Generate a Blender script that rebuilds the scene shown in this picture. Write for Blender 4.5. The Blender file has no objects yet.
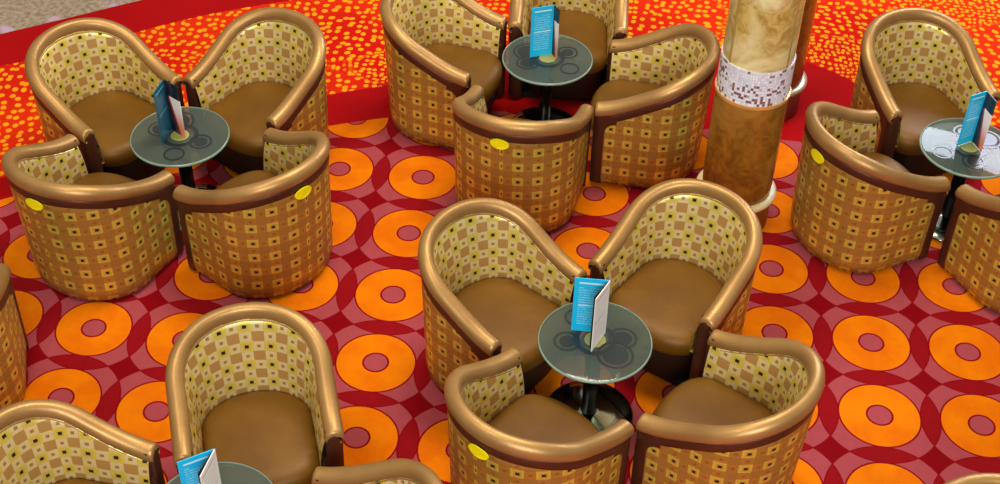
import bpy, math
import numpy as np
from mathutils import Matrix, Vector
S = 0.47          # one carpet repeat in metres; all lengths below are in carpet repeats
sc = bpy.context.scene
col = sc.collection
rng = np.random.RandomState(4)

# ------------------------------------------------------------------ helpers
def link(o, parent=None):
    col.objects.link(o)
    if parent: o.parent = parent
    return o
def mesh(name, V, F, mat, parent=None, uv=None, smooth=True, mats=None, fmat=None):
    me = bpy.data.meshes.new(name)
    me.from_pydata([(float(v[0])*S, float(v[1])*S, float(v[2])*S) for v in V], [], [tuple(int(i) for i in f) for f in F])
    for m in (mats or [mat]): me.materials.append(m)
    if fmat is not None: me.polygons.foreach_set('material_index', fmat)
    if uv is not None:
        l = me.uv_layers.new(name='UVMap')
        idx = np.zeros(len(me.loops), dtype=np.int32); me.loops.foreach_get('vertex_index', idx)
        l.data.foreach_set('uv', np.asarray(uv, dtype=np.float32)[idx].ravel())
    me.polygons.foreach_set('use_smooth', [smooth]*len(me.polygons))
    me.validate(); me.update()
    return link(bpy.data.objects.new(name, me), parent)
def empty(name, x, y, z=0, rz=0):
    o = bpy.data.objects.new(name, None); col.objects.link(o)
    o.empty_display_size = .1; o.location = (x*S, y*S, z*S); o.rotation_euler = (0, 0, rz)
    return o
def tag(o, label=None, cat=None, group=None, kind=None):
    for k, v in (('label', label), ('category', cat), ('group', group), ('kind', kind)):
        if v: o[k] = v
def grid(rows, closed=False, flip=False):
    """rows: list of equal-length point lists -> verts, faces"""
    n = len(rows[0]); V = [p for r in rows for p in r]; F = []
    for i in range(len(rows)-1):
        for j in range(n if closed else n-1):
            k = (j+1) % n
            f = (i*n+j, i*n+k, (i+1)*n+k, (i+1)*n+j)
            F.append(f[::-1] if flip else f)
    return V, F
def lathe(name, prof, mat, parent=None, seg=64, cx=0, cy=0, smooth=True, uv=False):
    """prof from bottom centre up to top centre [(r,z)...]"""
    rows = [[(cx+r*math.cos(2*math.pi*j/seg), cy+r*math.sin(2*math.pi*j/seg), z) for j in range(seg)] for r, z in prof]
    V, F = grid(rows, True)
    n = len(V)
    V += [(cx, cy, prof[0][1]), (cx, cy, prof[-1][1])]
    for j in range(seg):
        F.append((n, (j+1) % seg, j)); F.append((n+1, (len(prof)-1)*seg+j, (len(prof)-1)*seg+(j+1) % seg))
    o = mesh(name, V, F, mat, parent, smooth=smooth)
    return o
def sharp(o, ang=35):
    o.data.set_sharp_from_angle(angle=math.radians(ang)) if hasattr(o.data, 'set_sharp_from_angle') else None
    return o

# ------------------------------------------------------------------ materials
def lin(h):
    h = h.lstrip('#'); c = [int(h[i:i+2], 16)/255 for i in (0, 2, 4)]
    return tuple(x/12.92 if x <= .04045 else ((x+.055)/1.055)**2.4 for x in c) + (1,)
class NT:
    def __init__(s, name):
        s.m = bpy.data.materials.new(name); s.m.use_nodes = True
        s.t = s.m.node_tree; s.t.nodes.clear()
        s.out = s.t.nodes.new('ShaderNodeOutputMaterial'); s.b = s.t.nodes.new('ShaderNodeBsdfPrincipled')
        s.t.links.new(s.b.outputs[0], s.out.inputs[0])
    def n(s, t, **kw):
        x = s.t.nodes.new(t)
        for k, v in kw.items(): setattr(x, k, v)
        return x
    def l(s, a, b): s.t.links.new(a, b)
    def put(s, sock, v):
        if isinstance(v, bpy.types.NodeSocket): s.l(v, sock)
        else: sock.default_value = v
    def ma(s, op, a, b=0., c=0.):
        x = s.n('ShaderNodeMath', operation=op)
        s.put(x.inputs[0], a); s.put(x.inputs[1], b); s.put(x.inputs[2], c)
        return x.outputs[0]
    def mix(s, f, a, b):
        x = s.n('ShaderNodeMix', data_type='RGBA')
        s.put(x.inputs[0], f); s.put(x.inputs[6], a); s.put(x.inputs[7], b)
        return x.outputs[2]
    def mixf(s, f, a, b):
        x = s.n('ShaderNodeMix', data_type='FLOAT')
        s.put(x.inputs[0], f); s.put(x.inputs[2], a); s.put(x.inputs[3], b)
        return x.outputs[0]
    def uv(s):
        x = s.n('ShaderNodeTexCoord'); y = s.n('ShaderNodeSeparateXYZ'); s.l(x.outputs['UV'], y.inputs[0])
        return x.outputs['UV'], y.outputs[0], y.outputs[1]
    def obj(s): return s.n('ShaderNodeTexCoord').outputs['Object']
    def noise(s, vec, scale, detail=3, rough=.5, dist=0):
        x = s.n('ShaderNodeTexNoise'); s.put(x.inputs['Vector'], vec); x.inputs['Scale'].default_value = scale
        x.inputs['Detail'].default_value = detail; x.inputs['Roughness'].default_value = rough; x.inputs['Distortion'].default_value = dist
        return x.outputs[0]
    def smooth(s, v, lo, hi):   # 0 below lo, 1 above hi
        x = s.n('ShaderNodeMapRange'); x.interpolation_type = 'SMOOTHSTEP'
        s.put(x.inputs[0], v); x.inputs[1].default_value = lo; x.inputs[2].default_value = hi
        return x.outputs[0]
    def bump(s, h, strength=.3, dist=.01):
        x = s.n('ShaderNodeBump'); x.inputs['Strength'].default_value = strength; x.inputs['Distance'].default_value = dist
        s.l(h, x.inputs['Height']); s.l(x.outputs[0], s.b.inputs['Normal'])
    def set(s, **kw):
        for k, v in kw.items(): s.put(s.b.inputs[k.replace('_', ' ')], v)
        return s.m

def simple(name, c, rough=.5, metal=0., **kw):
    t = NT(name); return t.set(Base_Color=lin(c), Roughness=rough, Metallic=metal, **kw)

def mat_rings():
    t = NT('ring_carpet'); uv, u, v = t.uv()
    cell = lambda a: t.ma('ABSOLUTE', t.ma('SUBTRACT', t.ma('FRACT', t.ma('ADD', a, .5)), .5))
    a, b = cell(u), cell(v)
    L = lambda x, y: t.ma('SQRT', t.ma('ADD', t.ma('MULTIPLY', x, x), t.ma('MULTIPLY', y, y)))
    r = L(a, b); d1 = L(t.ma('SUBTRACT', 1., a), b); d2 = L(a, t.ma('SUBTRACT', 1., b))
    R = .597
    dm = t.ma('MINIMUM', d1, d2)
    own = t.ma('LESS_THAN', r, R); lens = t.ma('LESS_THAN', dm, R)
    near = lambda d, rad, w: t.ma('LESS_THAN', t.ma('ABSOLUTE', t.ma('SUBTRACT', d, rad)), w)
    line = t.ma('MAXIMUM', t.ma('MAXIMUM', near(r, R, .007), near(d1, R, .007)), near(d2, R, .007))
    line = t.ma('MAXIMUM', line, t.ma('MAXIMUM', near(r, .404, .009), near(r, .127, .010)))
    orange = t.ma('MULTIPLY', t.ma('LESS_THAN', r, .404), t.ma('GREATER_THAN', r, .127))
    n1 = t.noise(uv, 2.3, 3); n2 = t.noise(uv, 130, 2, .7); n3 = t.noise(uv, 11, 4)
    c_star, c_lens, c_pink, c_or, c_line = lin('#80000c'), lin('#8c0a14'), lin('#a4464e'), lin('#e67c00'), lin('#85000a')
    c = t.mix(own, c_star, t.mix(lens, c_pink, c_lens))
    oo = t.mix(t.smooth(n1, .35, .65), c_or, lin('#dc6c00'))
    c = t.mix(orange, c, oo); c = t.mix(line, c, c_line)
    # pile flecks in the pink and dark yarns
    fl = t.mixf(n2, .68, 1.32)
    mul = t.n('ShaderNodeVectorMath', operation='SCALE'); t.l(c, mul.inputs[0]); t.l(t.ma('MULTIPLY', fl, t.mixf(n3, .9, 1.1)), mul.inputs['Scale'])
    t.bump(n2, .35, .006)
    return t.set(Base_Color=mul.outputs[0], Roughness=.95, Specular_IOR_Level=.1)

def mat_dots():
    t = NT('dotted_carpet'); uv, u, v = t.uv()
    n0 = t.n('ShaderNodeTexNoise'); t.l(uv, n0.inputs['Vector']); n0.inputs['Scale'].default_value = .9; n0.inputs['Detail'].default_value = 1
    off = t.n('ShaderNodeVectorMath', operation='SCALE'); t.l(n0.outputs[1], off.inputs[0]); off.inputs['Scale'].default_value = .35
    ad = t.n('ShaderNodeVectorMath', operation='ADD'); t.l(uv, ad.inputs[0]); t.l(off.outputs[0], ad.inputs[1])
    def vor(scale, lo, hi):
        x = t.n('ShaderNodeTexVoronoi', voronoi_dimensions='2D'); t.l(ad.outputs[0], x.inputs['Vector']); x.inputs['Scale'].default_value = scale
        x.inputs['Randomness'].default_value = .62
        return t.ma('SUBTRACT', 1., t.smooth(x.outputs['Distance'], lo, hi))
    sparse = vor(7.9, .25, .33); dense = vor(12.5, .28, .38)
    k = t.smooth(t.noise(uv, .62, 0), .56, .60)
    dots = t.mixf(k, sparse, dense)
    n2 = t.noise(uv, 120, 2, .7); big = t.noise(uv, .5, 1)
    bg = t.mix(t.smooth(big, .4, .62), lin('#c01204'), lin('#d42a04'))
    dc = t.mix(t.noise(uv, 5, 1), lin('#f58a00'), lin('#ffa41c'))
    c = t.mix(dots, bg, dc)
    mul = t.n('ShaderNodeVectorMath', operation='SCALE'); t.l(c, mul.inputs[0]); t.l(t.mixf(n2, .88, 1.12), mul.inputs['Scale'])
    t.bump(n2, .3, .005)
    return t.set(Base_Color=mul.outputs[0], Roughness=.95, Specular_IOR_Level=.1)

def mat_plain(name, c1, c2):
    t = NT(name); uv, u, v = t.uv(); n2 = t.noise(uv, 130, 2, .7); n = t.noise(uv, 1.4, 2)
    t.bump(n2, .3, .005)
    return t.set(Base_Color=t.mix(t.ma('MULTIPLY', t.ma('ADD', n, n2), .5), lin(c1), lin(c2)), Roughness=.95, Specular_IOR_Level=.1)
def mat_beige():
    t = NT('beige_stone'); uv, u, v = t.uv()
    n = t.noise(uv, 14, 5, .65); m = t.noise(uv, 2.2, 2)
    c = t.mix(t.smooth(n, .3, .7), lin('#7e6a54'), lin('#aa9a84')); c = t.mix(t.smooth(m, .62, .72), c, lin('#b79bb0'))
    t.bump(n, .2, .01)
    return t.set(Base_Color=c, Roughness=.8)

def mat_fabric(name, gold, brown, pale, yellow, dot, metal=(.2, .5), P=.2, pm=.4):
    t = NT(name); uv, u, v = t.uv()
    p, q = t.ma('FRACT', t.ma('DIVIDE', u, P)), t.ma('FRACT', t.ma('DIVIDE', v, P))
    def sq(cx, cy, h):
        return t.ma('LESS_THAN', t.ma('MAXIMUM', t.ma('ABSOLUTE', t.ma('SUBTRACT', p, cx)), t.ma('ABSOLUTE', t.ma('SUBTRACT', q, cy))), h)
    mx = lambda a, b: t.ma('MAXIMUM', a, b)
    weave = t.noise(uv, 90, 2, .7); blot = t.noise(uv, 3.1, 2)
    g = t.mix(blot, lin(gold), lin(brown))
    c = t.mix(sq(.75, .75, .24), g, lin(brown))
    palem = mx(sq(.75, .25, .24), sq(.25, .75, .24))
    c = t.mix(t.ma('MULTIPLY', palem, pm), c, lin(pale))
    c = t.mix(mx(sq(.75, .25, .075), sq(.25, .75, .075)), c, lin(brown))
    c = t.mix(sq(.25, .25, .29), c, lin(yellow))
    c = t.mix(t.ma('MULTIPLY', sq(.25, .25, .16), .35), c, lin(gold))
    c = t.mix(sq(.25, .25, .085), c, lin(dot))
    mul = t.n('ShaderNodeVectorMath', operation='SCALE'); t.l(c, mul.inputs[0]); t.l(t.mixf(weave, .82, 1.18), mul.inputs['Scale'])
    shin = mx(palem, sq(.25, .25, .26))
    t.bump(weave, .15, .004)
    return t.set(Base_Color=mul.outputs[0], Roughness=t.mixf(shin, .55, .38), Metallic=t.mixf(shin, *metal), Specular_IOR_Level=.5)

def mat_leather(name, c1, c2, rough, metal, bs=.12):
    t = NT(name); o = t.obj(); n = t.noise(o, 26, 4, .6); m = t.noise(o, 5, 2); f = t.noise(o, 160, 2)
    t.bump(t.ma('ADD', t.ma('MULTIPLY', n, .6), t.ma('MULTIPLY', f, .4)), bs, .01)
    return t.set(Base_Color=t.mix(t.smooth(m, .3, .7), lin(c1), lin(c2)), Roughness=t.mixf(n, rough-.06, rough+.08), Metallic=metal, Specular_IOR_Level=.35)

def mat_burl(name, dark, mid, light, s=1.):
    t = NT(name); o = t.obj(); a = t.noise(o, 13*s, 6, .68, 1.0); b = t.noise(o, 2.6*s, 3, .5, .6)
    c = t.mix(t.smooth(a, .33, .66), lin(dark), lin(mid)); c = t.mix(t.smooth(b, .45, .68), c, lin(light))
    return t.set(Base_Color=c, Roughness=.22, Coat_Weight=.5, Coat_Roughness=.08)

def mat_mosaic():
    t = NT('mosaic_tile'); uv, u, v = t.uv()
    x, y = t.ma('MULTIPLY', u, 1.), t.ma('MULTIPLY', v, 1.)
    cx, cy = t.ma('FLOOR', x), t.ma('FLOOR', y)
    cmb = t.n('ShaderNodeCombineXYZ'); t.l(cx, cmb.inputs[0]); t.l(cy, cmb.inputs[1])
    wn = t.n('ShaderNodeTexWhiteNoise', noise_dimensions='2D'); t.l(cmb.outputs[0], wn.inputs['Vector'])
    area = t.noise(cmb.outputs[0], .16, 1)
    val = t.ma('ADD', wn.outputs['Value'], t.ma('MULTIPLY', t.ma('SUBTRACT', area, .5), 1.6))
    c = t.mix(t.smooth(val, .15, .22), lin('#7d5454'), t.mix(wn.outputs['Value'], lin('#cfd6e6'), lin('#f4f6ff')))
    fx, fy = t.ma('FRACT', x), t.ma('FRACT', y)
    gr = t.ma('MAXIMUM', t.ma('LESS_THAN', fx, .12), t.ma('LESS_THAN', fy, .14))
    c = t.mix(t.ma('MULTIPLY', gr, .7), c, lin('#b9b6bb'))
    return t.set(Base_Color=c, Roughness=.2, Metallic=.0)

def mat_glass():
    t = NT('smoked_glass')
    tr = t.n('ShaderNodeBsdfTransparent'); tr.inputs[0].default_value = lin('#c6d6cc')
    t.set(Base_Color=lin('#6c786e'), Roughness=.06, Specular_IOR_Level=.9, IOR=1.6)
    mx = t.n('ShaderNodeMixShader'); mx.inputs[0].default_value = .30
    t.l(tr.outputs[0], mx.inputs[1]); t.l(t.b.outputs[0], mx.inputs[2]); t.l(mx.outputs[0], t.out.inputs[0])
    return t.m

def mat_menu(name, base, ink, head=True):
    """printed leaflet: u 0..1 across, v 0..1 up"""
    t = NT(name); uv, u, v = t.uv()
    rows = t.ma('LESS_THAN', t.ma('FRACT', t.ma('MULTIPLY', v, 22.)), .42)
    cm = t.n('ShaderNodeCombineXYZ'); t.l(t.ma('MULTIPLY', u, 9.), cm.inputs[0]); t.l(t.ma('FLOOR', t.ma('MULTIPLY', v, 22.)), cm.inputs[1])
    words = t.ma('GREATER_THAN', t.noise(cm.outputs[0], 1.7, 1), .42)
    inside = t.ma('MULTIPLY', t.ma('MULTIPLY', t.ma('GREATER_THAN', u, .14), t.ma('LESS_THAN', u, .84)), t.ma('MULTIPLY', t.ma('GREATER_THAN', v, .12), t.ma('LESS_THAN', v, .86)))
    k = t.ma('MULTIPLY', t.ma('MULTIPLY', rows, words), t.ma('MULTIPLY', inside, .3))
    hd = t.ma('MULTIPLY', t.ma('MULTIPLY', t.ma('GREATER_THAN', u, .14), t.ma('LESS_THAN', u, .9)),
              t.ma('ADD', t.ma('LESS_THAN', t.ma('ABSOLUTE', t.ma('SUBTRACT', v, .915)), .014), t.ma('LESS_THAN', t.ma('ABSOLUTE', t.ma('SUBTRACT', v, .50)), .010)))
    k = t.ma('MAXIMUM', k, t.ma('MULTIPLY', hd, .8))
    return t.set(Base_Color=t.mix(k, lin(base), lin(ink)), Roughness=.35)
def mat_photo():
    t = NT('photo_print'); uv, u, v = t.uv()
    n = t.noise(uv, 3.2, 3)
    dark = t.mix(t.smooth(n, .4, .65), lin('#0c1420'), lin('#3a3038'))
    # pale wedge widening upward, red edge
    d = t.ma('SUBTRACT', u, t.ma('ADD', t.ma('MULTIPLY', t.ma('SUBTRACT', .72, v), .75), .25))
    wedge = t.ma('MULTIPLY', t.ma('GREATER_THAN', d, 0.), t.ma('LESS_THAN', v, .72))
    edge = t.ma('MULTIPLY', t.ma('GREATER_THAN', d, -.14), t.ma('LESS_THAN', v, .70))
    c = t.mix(edge, dark, lin('#b03a38')); c = t.mix(wedge, c, t.mix(t.smooth(v, .1, .6), lin('#e08a6a'), lin('#f6ece6')))
    return t.set(Base_Color=c, Roughness=.3)

M = dict(
    rings=mat_rings(), dots=mat_dots(), plain=mat_plain('plain_red_carpet', '#98020a', '#ac0808'), beige=mat_beige(),
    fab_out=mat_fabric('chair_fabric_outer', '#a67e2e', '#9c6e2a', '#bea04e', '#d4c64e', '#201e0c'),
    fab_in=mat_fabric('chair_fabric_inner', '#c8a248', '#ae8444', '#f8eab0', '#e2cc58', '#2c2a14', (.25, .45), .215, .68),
    rim=mat_leather('bronze_leather', '#a27c48', '#b28a54', .40, .55),
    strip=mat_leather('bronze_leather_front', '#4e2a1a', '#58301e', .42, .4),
    apron=mat_leather('shaded_apron_leather', '#24150c', '#2e1b10', .5, .1),  # apron tone darkened to stand for the shade below the seat
    seat=mat_leather('seat_leather', '#654006', '#724c0a', .48, .12, .12),
    black=simple('black_plinth', '#0b0d0c', .7), tagy=simple('yellow_tag', '#f2e400', .5),
    post=simple('black_metal', '#0e1413', .3, .6), chrome=simple('polished_steel', '#9a9c94', .12, 1.),
    glass=mat_glass(), glassrim=simple('glass_edge', '#7c9484', .15), ring=simple('dark_print', '#20282a', .25),
    cdisc=simple('centre_print', '#9c9c58', .3),
    plate=simple('brass_plate', '#a8a45c', .3, .5),
    burl=mat_burl('burl_wood', '#70440e', '#946420', '#ac7c34'), burl_lit=mat_burl('lit_pale_burl', '#a8843a', '#d4b96c', '#f0e4ac', 1.2),  # paler burl for the upper shaft, with its strong lighting put into the colour
    burlD=mat_burl('dark_burl', '#6d3410', '#85481a', '#9a5c28'),
    seam=simple('gilt_seam', '#d8c07c', .25, .6), ringc=simple('cream_trim', '#e2cf9c', .35), plinth=simple('brown_plinth', '#7d4420', .4),
    greytrim=simple('pale_metal_trim', '#b5a890', .3, .3), greyplinth=simple('grey_plinth', '#7c5c50', .4),
    mosaic=mat_mosaic(), gilt=simple('gilt_lip', '#f0c070', .25, .5),
    blue=mat_menu('blue_print', '#14c0f2', '#e4faff'), white=mat_menu('white_print', '#eceae8', '#b0acae'),
    blue_shaded=mat_menu('shaded_blue_print', '#0e5a74', '#7cbccc'), photo=mat_photo(), dark=simple('black_print', '#101014', .3),  # blue print darkened for the shade on a leaf turned from the light
)

# ------------------------------------------------------------------ floor (one mesh, four carpet zones)
def curve(pts):
    x, y = np.array(pts, float).T
    def f(q):
        r = np.interp(q, x, y); h = .25
        return (np.interp(q-h, x, y)+np.interp(q+h, x, y)+r*2)/4
    return f
yr = curve([(-16, -5.5), (-8, .3), (-4.75, 2.86), (-3, 3.95), (-1.39, 4.79), (-.68, 5.09), (.6, 5.42), (2.2, 5.55), (4.27, 5.36), (4.6, 5.38), (6, 5.2), (16, 4.2)])
yd = curve([(-16, -4.4), (-8, 1.0), (-4.91, 3.22), (-3, 4.6), (-1.66, 5.36), (-1.14, 5.62), (-.69, 5.80), (1, 6.6), (2.4, 7.05), (3.4, 7.3), (4.3, 7.2), (4.55, 7.13), (4.93, 6.96), (5.22, 6.64), (5.7, 6.3), (6.5, 6.1), (16, 5.2)])
yt = curve([(-16, -2), (-8, 4.1), (-5.80, 5.40), (-5.12, 5.80), (-4.45, 6.35), (-3.64, 6.95), (-2.89, 7.35), (-1, 8.25), (2, 9.6), (6, 11.5), (16, 16)])
yb = curve([(-16, -.9), (-8, 4.75), (-6.09, 6.11), (-5.44, 6.56), (-4.54, 7.21), (-3, 8.25), (0, 10.1), (6, 13.4), (16, 18)])
WS = np.array([[0.0037572, 0.03095573], [-0.03496139, 0.06799441], [0.04746188, -0.00860204], [-0.09149445, -0.09903867], [-0.05534767, -0.21615462],
               [0.00587093, -0.02478356], [0.07865733, 0.02126501], [0.03424165, 0.09734404], [0.06795174, 0.16574287]])
def carpet_uv(x, y):   # slight stretch of the laid carpet
    a, b = np.clip(x, -4.8, 6.6)/5, np.clip(y, -1.2, 4.9)/5
    B = np.array([1, a, b, a*a, a*b, b*b, a**3, a*a*b, a*b*b])
    return np.array([x, y]) + B @ WS
xs = np.arange(-16, 16.01, .2)
V, F, UV, FM = [], [], [], []
def zone(lo, hi, n, mi):
    global V, F
    base = len(V)
    for x in xs:
        a, b = lo(x), hi(x)
        for k in range(n+1):
            y = a+(b-a)*k/n; V.append((x, y, 0)); UV.append(carpet_uv(x, y))
    for i in range(len(xs)-1):
        for k in range(n):
            p = base+i*(n+1)+k; F.append((p, p+n+1, p+n+2, p+1)); FM.append(mi)
zone(lambda x: -9., yr, 40, 0); zone(yr, yd, 2, 1); zone(yd, yt, 10, 2); zone(yt, yb, 2, 1); zone(yb, lambda x: 24., 10, 3)
fl = mesh('floor', V, F, None, uv=UV, smooth=False, mats=[M['rings'], M['plain'], M['dots'], M['beige']], fmat=FM)
tag(fl, 'carpeted lounge floor with orange rings, red border and dotted field', kind='structure')

# ------------------------------------------------------------------ tub armchair
W_, DB, FW, WF, ZB, ZF, RR, BS, BB = .631, .548, .611, .633, 1.557, 1.066, .085, .975, .876
def plan(W, Db, Fw, Wf):
    pts = []
    us = np.linspace(1, 0, 15)
    for u in us[:-1]: pts.append((W+(Wf-W)*u*u, Fw*u))
    for a in np.linspace(0, math.pi, 61): pts.append((W*math.cos(a), -Db*math.sin(a)))
    for u in us[::-1][1:]: pts.append((-(W+(Wf-W)*u*u), Fw*u))
    return np.array(pts)
PT = plan(W_, DB, FW, WF); PB = plan(W_*BS, DB*BB, FW, WF*BS)
NP = len(PT)
tn = np.gradient(PT, axis=0); tn /= np.linalg.norm(tn, axis=1, keepdims=True)
NN = np.c_[-tn[:, 1], tn[:, 0]]*-1
if NN[NP//2, 1] > 0: NN = -NN
yy = (FW-PT[:, 1])/(FW+DB)
RZ = ZF+(ZB-ZF)*(yy*yy*(3-2*yy)*.6+yy*.4)
ARC = np.r_[0, np.cumsum(np.linalg.norm(np.diff(PT, axis=0), axis=1))]; ARC -= ARC[-1]/2
def P(i, z, off):
    k = min(1., z/RZ[i]); q = PT[i]*k+PB[i]*(1-k)+NN[i]*off
    return (q[0], q[1], z)
def make_chair(name='tub_armchair'):
    root = empty(name, 0, 0)
    # armrest roll
    prof = [(.060, -.066), (.078, -.056), (.090, -.032), (.094, .0), (.088, .032), (.072, .060), (.046, .079), (.012, .087), (-.022, .082), (-.052, .064), (-.072, .036), (-.079, .0), (-.074, -.032), (-.058, -.056), (.0, -.070)]
    rows = []
    def sect(i, f, sw, sh):
        c = PT[i]; T = np.array([tn[i, 0], tn[i, 1]]); r = []
        for a, b in prof:
            if a < 0: a *= 1-.45*yy[i]**2
            aa, bb = .008+(a-.008)*sw, -.07+(b+.07)*sh
            q = c+NN[i]*aa+T*f; r.append((q[0], q[1], RZ[i]+bb))
        return r
    for k in range(5, 0, -1):
        ph = k/5*math.pi/2; rows.append(sect(0, -.042*math.sin(ph), .80+.20*max(0, math.cos(ph))**.6, .60+.40*max(0, math.cos(ph))**.6))
    for i in range(NP): rows.append(sect(i, 0, 1, 1))
    for k in range(1, 6):
        ph = k/5*math.pi/2; rows.append(sect(NP-1, .042*math.sin(ph), .80+.20*max(0, math.cos(ph))**.6, .60+.40*max(0, math.cos(ph))**.6))
    v, f = grid(rows, True)
    n = len(prof); nv = len(v)
    for b0, flip in ((0, False), (nv-n, True)):
        c = np.mean(np.array(v[b0:b0+n]), axis=0); v.append(tuple(c)); m_ = len(v)-1
        for k in range(n):
            t3 = (m_, b0+k, b0+(k+1) % n); f.append(t3[::-1] if flip else t3)
    mesh('armrest_roll', v, f, M['rim'], root)
    # leather band under the roll, its dark colour standing for the roll's shade
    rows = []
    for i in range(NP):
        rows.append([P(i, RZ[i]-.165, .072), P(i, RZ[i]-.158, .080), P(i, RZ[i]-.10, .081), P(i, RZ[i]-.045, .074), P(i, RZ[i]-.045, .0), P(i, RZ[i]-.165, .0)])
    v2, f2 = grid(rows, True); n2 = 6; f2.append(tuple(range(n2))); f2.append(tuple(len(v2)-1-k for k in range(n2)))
    mesh('shaded_welt_band', v2, f2, M['strip'], root)
    # outer fabric panel (with thickness inward)
    rows, uvs = [], []
    nz = 12
    for i in range(NP):
        top = RZ[i]-.10; r = []
        for k in range(nz+1):
            z = .055+(top-.055)*k/nz
            off = .074-.03*max(0, (.16-z)/.16)**2
            r.append(P(i, z, off)); uvs.append((ARC[i]+(.07 if i > NP//2 else 0), z))
        r.append(P(i, top, .02)); uvs.append((ARC[i], top))
        r.append(P(i, .055, .02)); uvs.append((ARC[i], .055))
        rows.append(r)
    v, f = grid(rows, True)
    mesh('outer_panel', v, f, M['fab_out'], root, uv=uvs)
    # inner fabric panel
    rows, uvs = [], []
    for i in range(NP):
        top = RZ[i]-.03; r = []
        for k in range(nz+1):
            z = .60+(top-.60)*k/nz
            k2 = (z-.6)/(RZ[i]-.6)
            r.append(P(i, z, -.132+.020*k2+(.055+.034*yy[i]**2)*k2**3)); uvs.append((ARC[i]*.86+.05, z*1.04+.06))
        r.append(P(i, top, -.01)); uvs.append((ARC[i], top)); r.append(P(i, .60, -.01)); uvs.append((ARC[i], .6))
        rows.append(r)
    v, f = grid(rows, True)
    mesh('inner_panel', v, f, M['fab_in'], root, uv=uvs)
    # piping between roll and inner fabric
    rows = []
    for i in range(NP):
        c = np.array(P(i, RZ[i]-.055, -.066+.031*yy[i]**2)); nn = NN[i]
        rows.append([(c[0]+nn[0]*.010*math.cos(a), c[1]+nn[1]*.010*math.cos(a), c[2]+.010*math.sin(a)) for a in np.linspace(0, 2*math.pi, 8, endpoint=False)])
    v, f = grid(rows, True); mesh('piping', v, f, M['rim'], root)
    # leather fronts of the arms
    for i, sg in ((0, -1), (NP-1, 1)):
        T = tn[i]*sg; rows = []
        top = RZ[i]-.045; rc = .13
        zs = [.055]+list(np.linspace(.1, top-.26, 6))+list(np.linspace(top-.24, top, 16))+[RZ[i]-.02, RZ[i]+.015, RZ[i]+.038, RZ[i]+.052]
        for z in zs:
            dz = max(0, z-(top-.10-rc)); back = .085+(rc-math.sqrt(max(0, rc*rc-min(rc, dz)**2)))
            if z > top: back = .05
            sk = (0, .004, .014, .032)[zs.index(z)-len(zs)+4] if z > top else 0
            loop = [(back, .080), (.03, .082), (-.01, .076), (-.042, .052), (-.054, 0), (-.042, -.050), (-.01, -.078), (.02, -.080), (.035, -.078), (back, .02)]
            r = []
            for b, off in loop:
                b = b+sk*.8 if b < .03 else b; off = off*(1-sk*5)
                if off < -.06 and z > top-.22: off = -.062; b = min(b, .03)
                p = np.array(P(i, z, off if off > 0 else off*1.15)); r.append((p[0]-T[0]*b, p[1]-T[1]*b, z))
            rows.append(r)
        v, f = grid(rows, True, flip=sg > 0)
        n = len(rows[0]); f.append(tuple(range(n))); f.append(tuple(len(v)-1-k for k in range(n)))
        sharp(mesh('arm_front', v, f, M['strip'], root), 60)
    # seat cushion outline
    def outline(z, inset, bulge):
        pts = [P(i, z, -.118-inset) for i in range(3, NP-3)]
        xw = abs(pts[0][0]); y0 = FW+.03
        fr = []
        for u in np.linspace(-1, 1, 25):
            x = u*(xw-.012-inset); fr.append((x, y0+bulge*(1-abs(u)**2.4)-inset-.05*abs(u)**8, z))
        return pts+fr
    cen = (0, .12)
    rows = []
    for z, ins, bl in ((.47, .03, .09), (.52, 0.005, .12), (.60, -.002, .135), (.66, 0., .13), (.70, .012, .12), (.728, .035, .105), (.742, .07, .09)):
        rows.append(outline(z, ins, bl))
    last = rows[-1]
    for s_, dz in ((.85, .006), (.7, .011), (.55, .015), (.4, .018), (.25, .020), (.12, .021)):
        rows.append([(cen[0]+(p[0]-cen[0])*s_, cen[1]+(p[1]-cen[1])*s_, p[2]+dz) for p in last])
    v, f = grid(rows, True)
    n = len(rows[0]); f.append(tuple(range(n))); v.append((cen[0], cen[1], v[-1][2]+.001)); m_ = len(v)-1
    f += [(m_, m_-n+k, m_-n+(k+1) % n) for k in range(n)]
    mesh('seat_cushion', v, f, M['seat'], root)
    rows = []
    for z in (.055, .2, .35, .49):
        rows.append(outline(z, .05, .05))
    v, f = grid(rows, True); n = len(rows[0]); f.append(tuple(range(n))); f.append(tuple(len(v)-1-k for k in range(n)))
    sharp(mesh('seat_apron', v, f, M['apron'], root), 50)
    # dark recessed plinth on the floor
    def pl(z): 
        pts = [P(i, .02, -.03) for i in range(2, NP-2)]; return [(p[0], p[1], z) for p in pts]+[(x, FW-.03, z) for x in np.linspace(-.52, .52, 8)]
    v, f = grid([pl(0), pl(.07)], True); n = len(pl(0)); f.append(tuple(range(n))); f.append(tuple(len(v)-1-k for k in range(n)))
    mesh('plinth', v, f, M['black'], root, smooth=False)
    return root
def children(o): return [c for c in list(bpy.data.objects) if c.parent == o]
def copy_chair(src, kids):
    r = src.copy(); col.objects.link(r)
    for k in kids:
        c = k.copy(); col.objects.link(c); c.parent = r
    return r
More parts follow.
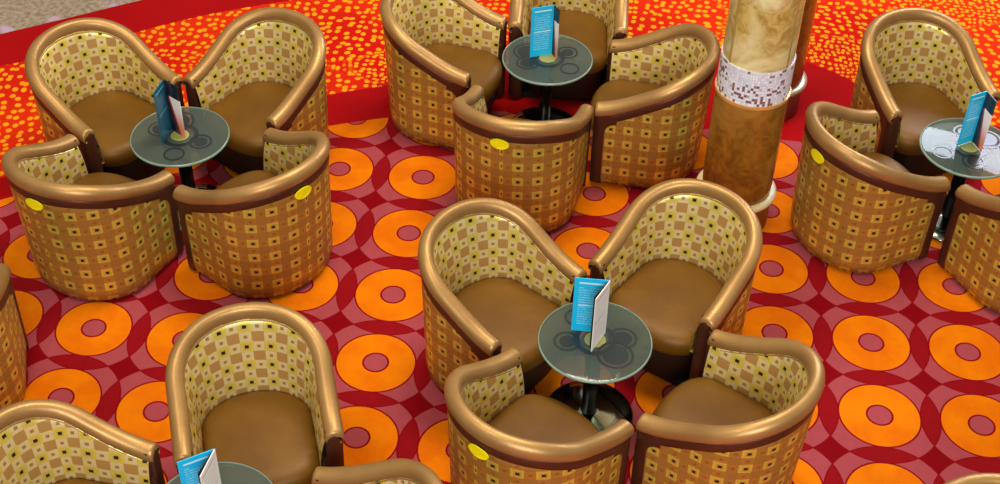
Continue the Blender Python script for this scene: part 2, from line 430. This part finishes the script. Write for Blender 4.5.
def add_tag(root, i):
    z = RZ[i]-.185
    c = np.array(P(i, z, .094)); T = np.array([tn[i, 0], tn[i, 1], 0.]); N = np.array([NN[i, 0], NN[i, 1], 0])
    up = np.array([0, 0, 1.]); v, f = [], []
    n = 28
    for off in (0, .014):
        for k in range(n):
            a = 2*math.pi*k/n; ca, sa = math.cos(a)*.105, math.sin(a)*.062
            v.append(tuple(c+T*ca+up*sa+N*(off-ca*ca*.9)))
    f = [(k, (k+1) % n, n+(k+1) % n, n+k) for k in range(n)]+[tuple(range(n))[::-1], tuple(range(n, 2*n))]
    o = mesh('oval_tag', v, f, M['tagy'], root, smooth=False); o['label'] = 'yellow oval tag'

CH = [  # x, y, turn, tag index, label
    (-3.735, 3.712, -2.098, None, 'bronze tub armchair at back left of the upper left table, below the beige floor corner'),
    (-1.868, 4.220, 2.647, None, 'bronze tub armchair at back right of the upper left table, on the dotted carpet'),
    (-3.273, 1.925, -0.360, 43, 'tub armchair at front left of the upper left table, yellow tag at its left'),
    (-1.383, 2.290, 1.027, 46, 'tub armchair at front right of the upper left table, yellow tag at its right'),
    (-0.085, 5.275, -1.779, None, 'tub armchair left of the top centre table, its tall side facing the ring carpet'),
    (1.410, 6.370, 3.200, None, 'tub armchair behind the top centre table, back cut by the upper picture edge'),
    (2.591, 4.799, 1.513, None, 'tub armchair right of the top centre table, next to the burl column'),
    (1.088, 3.616, -0.136, 45, 'tub armchair in front of the top centre table, back turned, yellow tag'),
    (1.103, 1.202, -2.151, None, 'tub armchair at back left of the central table with the bright blue menu'),
    (2.984, 1.790, 2.609, None, 'tub armchair at back right of the central table, in front of the burl column base'),
    (1.654, -0.622, -0.592, 43, 'tub armchair at front left of the central table, yellow tag by the lower edge'),
    (3.532, -0.098, 1.081, None, 'tub armchair at front right of the central table, without any tag'),
    (5.560, 5.400, -2.689, None, 'tub armchair behind the right-hand table, on the dotted carpet at upper right'),
    (4.811, 3.655, -1.030, 43, 'tub armchair at left of the right-hand table, back turned, yellow tag on its corner'),
    (6.734, 3.141, 0.555, None, 'tub armchair in front of the right-hand table, cut off by the right picture edge'),
    (-0.772, -0.567, -2.786, None, 'whole tub armchair behind the bottom left table, facing the viewer'),
    (-2.123, -1.902, -1.664, None, 'tub armchair left of the bottom left table, in the lower left corner'),
    (0.569, -2.067, 1.490, None, 'tub armchair right of the bottom left table, only its rounded back showing'),
    (-3.972, -0.154, 0.367, None, 'tub armchair sliver at the left picture edge, beside the ring carpet'),
    (5.512, -1.611, -2.900, None, 'tub armchair sliver at the bottom right corner, only the rim top showing'),
]
proto = make_chair(); kids = children(proto)
chairs = []
for k, (x, y, a, tg, lb) in enumerate(CH):
    r = proto if k == 0 else copy_chair(proto, kids)
    r.location = (x*S, y*S, 0); r.rotation_euler = (0, 0, a)
    tag(r, lb, 'armchair', 'tub armchairs around the low glass tables')
    chairs.append((r, tg))
for r, tg in chairs:
    if tg is not None: add_tag(r, tg)

# ------------------------------------------------------------------ tables
ZT = 1.05
def annulus(cx, cy, r0, r1, z, V, F, n=40):
    b = len(V)
    for k in range(n):
        a = 2*math.pi*k/n
        V.append((cx+r0*math.cos(a), cy+r0*math.sin(a), z)); V.append((cx+r1*math.cos(a), cy+r1*math.sin(a), z))
    for k in range(n):
        j = (k+1) % n; F.append((b+2*k, b+2*k+1, b+2*j+1, b+2*j))
def table(x, y, rz, label, dark=False):
    t = empty('cocktail_table', x, y, 0, rz)
    g = lathe('glass_top', [(.512, ZT-.034), (.526, ZT-.030), (.531, ZT-.017), (.526, ZT-.004), (.512, ZT)], M['glass'], t, 96)
    sharp(g, 30)
    rim = [(.524, ZT-.032), (.530, ZT-.032), (.537, ZT-.017), (.530, ZT-.001), (.524, ZT+.001)]
    rows = [[(r*math.cos(2*math.pi*j/96), r*math.sin(2*math.pi*j/96), z) for j in range(96)] for r, z in rim]
    v, f = grid(rows+[rows[0]], True); e = mesh('edge_band', v, f, M['glassrim'], g); e['label'] = 'pale polished rim'
    V, F = [], []
    zt = ZT+.0015
    for cx, cy, a, b in ((0, 0, .155, .205), (.255, .055, .115, .135), (.255, .055, 0.0, .085), (.2, -.17, .150, .172), (.2, -.17, 0, .12), (-.26, -.06, .105, .125), (-.26, -.06, 0, .07), (-.2, .27, .095, .112)):
        annulus(cx, cy, a, b, zt, V, F); zt += .0007
    p = mesh('printed_rings', V, F, M['ring'], g, smooth=False); p['label'] = 'dark ring pattern'
    V, F = [], []; annulus(0, 0, 0, .10, ZT+.0012, V, F); p = mesh('centre_disc', V, F, M['cdisc'], g, smooth=False); p['label'] = 'yellow-green centre disc'
    lathe('mounting_plate', [(.13, ZT-.05), (.14, ZT-.045), (.14, ZT-.036)], M['plate'], t, 40)
    lathe('post', [(.075, .05), (.075, ZT-.05)], M['post'], t, 32)
    lathe('base_disc', [(.43, 0), (.44, .012), (.43, .03), (.25, .045), (.10, .07), (.076, .075)], M['chrome'], t, 72)
    tag(t, label, 'table', 'low round tables with smoked glass tops')
    return t
table(-2.547, 3.026, math.radians(150), 'low round glass table between the four upper left armchairs, under the blue menu darkened as if in shade')
table(1.263, 5.142, math.radians(200), 'low round glass table at top centre among four armchairs')
table(2.185, .585, 0, 'low round glass table at the centre, fully visible, under the bright blue and white menu')
table(6.025, 4.148, math.radians(80), 'low round glass table near the right edge with darker reflecting top')
table(-.751, -1.849, math.radians(30), 'low round glass table in the bottom left, mostly below the picture edge')

# ------------------------------------------------------------------ menus
def panel(name, a, b, h, mat, parent, th=.008, lean=(0, 0)):
    a, b = np.array(a), np.array(b); d = (b-a)/np.linalg.norm(b-a); n = np.array([-d[1], d[0]])*th/2
    V, UV = [], []
    for sgn in (-1, 1):
        for (q, u, z, w) in ((a, 0, 0, 0), (b, 1, 0, 0), (b, 1, h, 1), (a, 0, h, 1)):
            r = q+n*sgn; V.append((r[0], r[1], z)); UV.append((u, w))
    F = [(0, 1, 2, 3), (7, 6, 5, 4), (0, 4, 5, 1), (1, 5, 6, 2), (2, 6, 7, 3), (3, 7, 4, 0)]
    return mesh(name, V, F, mat, parent, uv=UV, smooth=False)
def menu(lf, fold, rt, m1, m2, label, inner=False, h=.67):
    c = (np.array(lf)+np.array(fold)+np.array(rt))/3
    t = empty('folded_menu', c[0], c[1], ZT+.009)
    L = lambda p: np.array(p)-c
    panel('left_panel', L(lf), L(fold), h, M[m1], t)['label'] = 'blue printed leaf'
    panel('right_panel', L(fold), L(rt), h, M[m2], t)['label'] = 'white printed leaf' if m2 == 'white' else 'dark photo leaf'
    if inner:
        d = L(rt)-L(fold); q = np.array([-d[1], d[0]]); q = q if q @ (L(lf)-L(fold)) > 0 else -q
        panel('inner_panel', L(fold)+d*.03+q*.012, L(fold)+d*.90+q*.10, h-.004, M['dark'], t)['label'] = 'black inner leaf'
    tag(t, label, 'menu', 'folded menus standing on the glass tables')
menu((1.951, .674), (2.27, .682), (2.16, .417), 'blue', 'white', 'bright blue and white folded menu on the central table', True)
menu((-2.681, 2.832), (-2.657, 3.098), (-2.469, 2.982), 'blue_shaded', 'photo', 'blue folded menu darkened as if in shade, on the upper left table')
menu((5.885, 4.134), (6.066, 4.253), (6.14, 4.065), 'blue', 'photo', 'blue folded menu with dark photo side on the right-hand table')
menu((1.056, 5.108), (1.305, 5.222), (1.374, 5.127), 'blue', 'photo', 'blue folded menu on the top centre table')
menu((-.957, -1.917), (-.703, -1.737), (-.737, -2.026), 'blue', 'white', 'bright blue and white folded menu at the bottom left, cut by the picture edge', True)

# ------------------------------------------------------------------ columns
def ring_part(name, r0, r1, z0, z1, mat, t, seg=96, uvm=None):
    rows, uvs = [], []
    for z in (z0, z1):
        rows.append([(r1*math.cos(2*math.pi*j/seg), r1*math.sin(2*math.pi*j/seg), z) for j in range(seg+1)])
        uvs += [(j/seg*uvm[0], (z-z0)/(z1-z0)*uvm[1]) for j in range(seg+1)] if uvm else []
    for z in (z1, z0):
        rows.append([(r0*math.cos(2*math.pi*j/seg), r0*math.sin(2*math.pi*j/seg), z) for j in range(seg+1)])
        uvs += [(j/seg*uvm[0], .5) for j in range(seg+1)] if uvm else []
    rows.append(rows[0]); uvs += uvs[:seg+1]
    v, f = grid(rows)
    return sharp(mesh(name, v, f, mat, t, uv=uvs if uvm else None), 40)
def column(x, y, label, mats):
    t = empty('column', x, y)
    up, lo, pln, trim = mats
    lathe('plinth', [(.405, 0), (.405, .36), (.41, .38)], pln, t)
    lathe('base_ring', [(.40, .375), (.438, .38), (.451, .40), (.451, .43), (.43, .45), (.395, .455)], trim, t)
    sharp(lathe('lower_shaft', [(.388, .45), (.388, 1.79)], lo, t), 40)
    ring_part('band_lip', .37, .402, 1.775, 1.81, M['gilt'], t)
    ring_part('mosaic_band', .36, .388, 1.81, 2.23, M['mosaic'], t, uvm=(84, 13))
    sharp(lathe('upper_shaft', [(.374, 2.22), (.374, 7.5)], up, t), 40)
    for a in (math.radians(-142), math.radians(-42), math.radians(38), math.radians(138)):
        c, s = math.cos(a), math.sin(a); r = .372; w = .012
        v = []
        for z in (2.23, 7.5):
            for dr, dw in ((0, -w), (.012, -w), (.012, w), (0, w)): v.append(((r+dr)*c-dw*s, (r+dr)*s+dw*c, z))
        f = [(0, 1, 5, 4), (1, 2, 6, 5), (2, 3, 7, 6), (3, 0, 4, 7), (0, 3, 2, 1), (4, 5, 6, 7)]
        mesh('seam_strip', v, f, M['seam'], t, smooth=False)
    tag(t, label, 'column', 'burl veneered round columns')
column(3.56, 3.845, 'thick burl column in front with bright-lit pale upper shaft and white mosaic band', (M['burl_lit'], M['burl'], M['plinth'], M['ringc']))
column(3.98, 6.10, 'darker burl column standing behind the front column', (M['burlD'], M['burlD'], M['greyplinth'], M['greytrim']))

# ------------------------------------------------------------------ camera
R = ((0.9914547408852203, -0.09972873174629729, 0.08409326275330022), (0.1290759149503356, 0.6566120765372594, -0.7431016008091772), (0.01889192832810468, 0.7476060199126964, 0.663873733502345))
cam = bpy.data.cameras.new('camera'); co = bpy.data.objects.new('camera', cam); col.objects.link(co)
mw = Matrix(R).to_4x4(); mw.translation = Vector((2.30946294*S, -8.60117701*S, 10.3529567*S)); co.matrix_world = mw
cam.sensor_fit = 'HORIZONTAL'; cam.sensor_width = 36; cam.lens = 1396.429/1000*36; cam.clip_end = 200
sc.camera = co

# ------------------------------------------------------------------ light
w = bpy.data.worlds.new('world'); sc.world = w; w.use_nodes = True
nt = w.node_tree; bg = nt.nodes['Background']
tc = nt.nodes.new('ShaderNodeTexCoord'); sx = nt.nodes.new('ShaderNodeSeparateXYZ'); mr = nt.nodes.new('ShaderNodeMapRange'); mr.interpolation_type = 'SMOOTHSTEP'
nt.links.new(tc.outputs['Generated'], sx.inputs[0]); nt.links.new(sx.outputs[2], mr.inputs[0])
mr.inputs[1].default_value, mr.inputs[2].default_value, mr.inputs[3].default_value, mr.inputs[4].default_value = -.1, .8, .12, .55
nt.links.new(mr.outputs[0], bg.inputs[1]); bg.inputs[0].default_value = (1.0, .91, .78, 1)
def area(name, loc, target, size, power, c):
    l = bpy.data.lights.new(name, 'AREA'); l.shape = 'RECTANGLE'; l.size, l.size_y = size[0]*S, size[1]*S; l.energy = power; l.color = c
    o = bpy.data.objects.new(name, l); col.objects.link(o); o.location = [q*S for q in loc]
    o.rotation_euler = (Vector(target)-Vector(loc)).to_track_quat('-Z', 'Y').to_euler()
area('ceiling_light', (2, 5, 14), (1.5, 2.5, 0), (5, 3), 260, (1, .88, .70))
area('ceiling_light', (-3, -2, 14), (-1, 1, 0), (3, 3), 110, (1, .9, .74))
area('cool_area_light', (9, 14, 9), (2, 2, 0), (7, 4), 280, (.80, .84, 1))  # window side at the back right, mirrored in the right-hand table
area('cool_area_light', (4, -15, 11), (2, 2, 0.5), (10, 5), 520, (.95, .96, 1))  # unseen soft light added behind the camera to brighten the chair walls
sc.view_settings.view_transform = 'Standard'; sc.view_settings.look = 'None'; sc.view_settings.exposure = 0; sc.view_settings.gamma = 1
sc.view_settings.use_curve_mapping = False
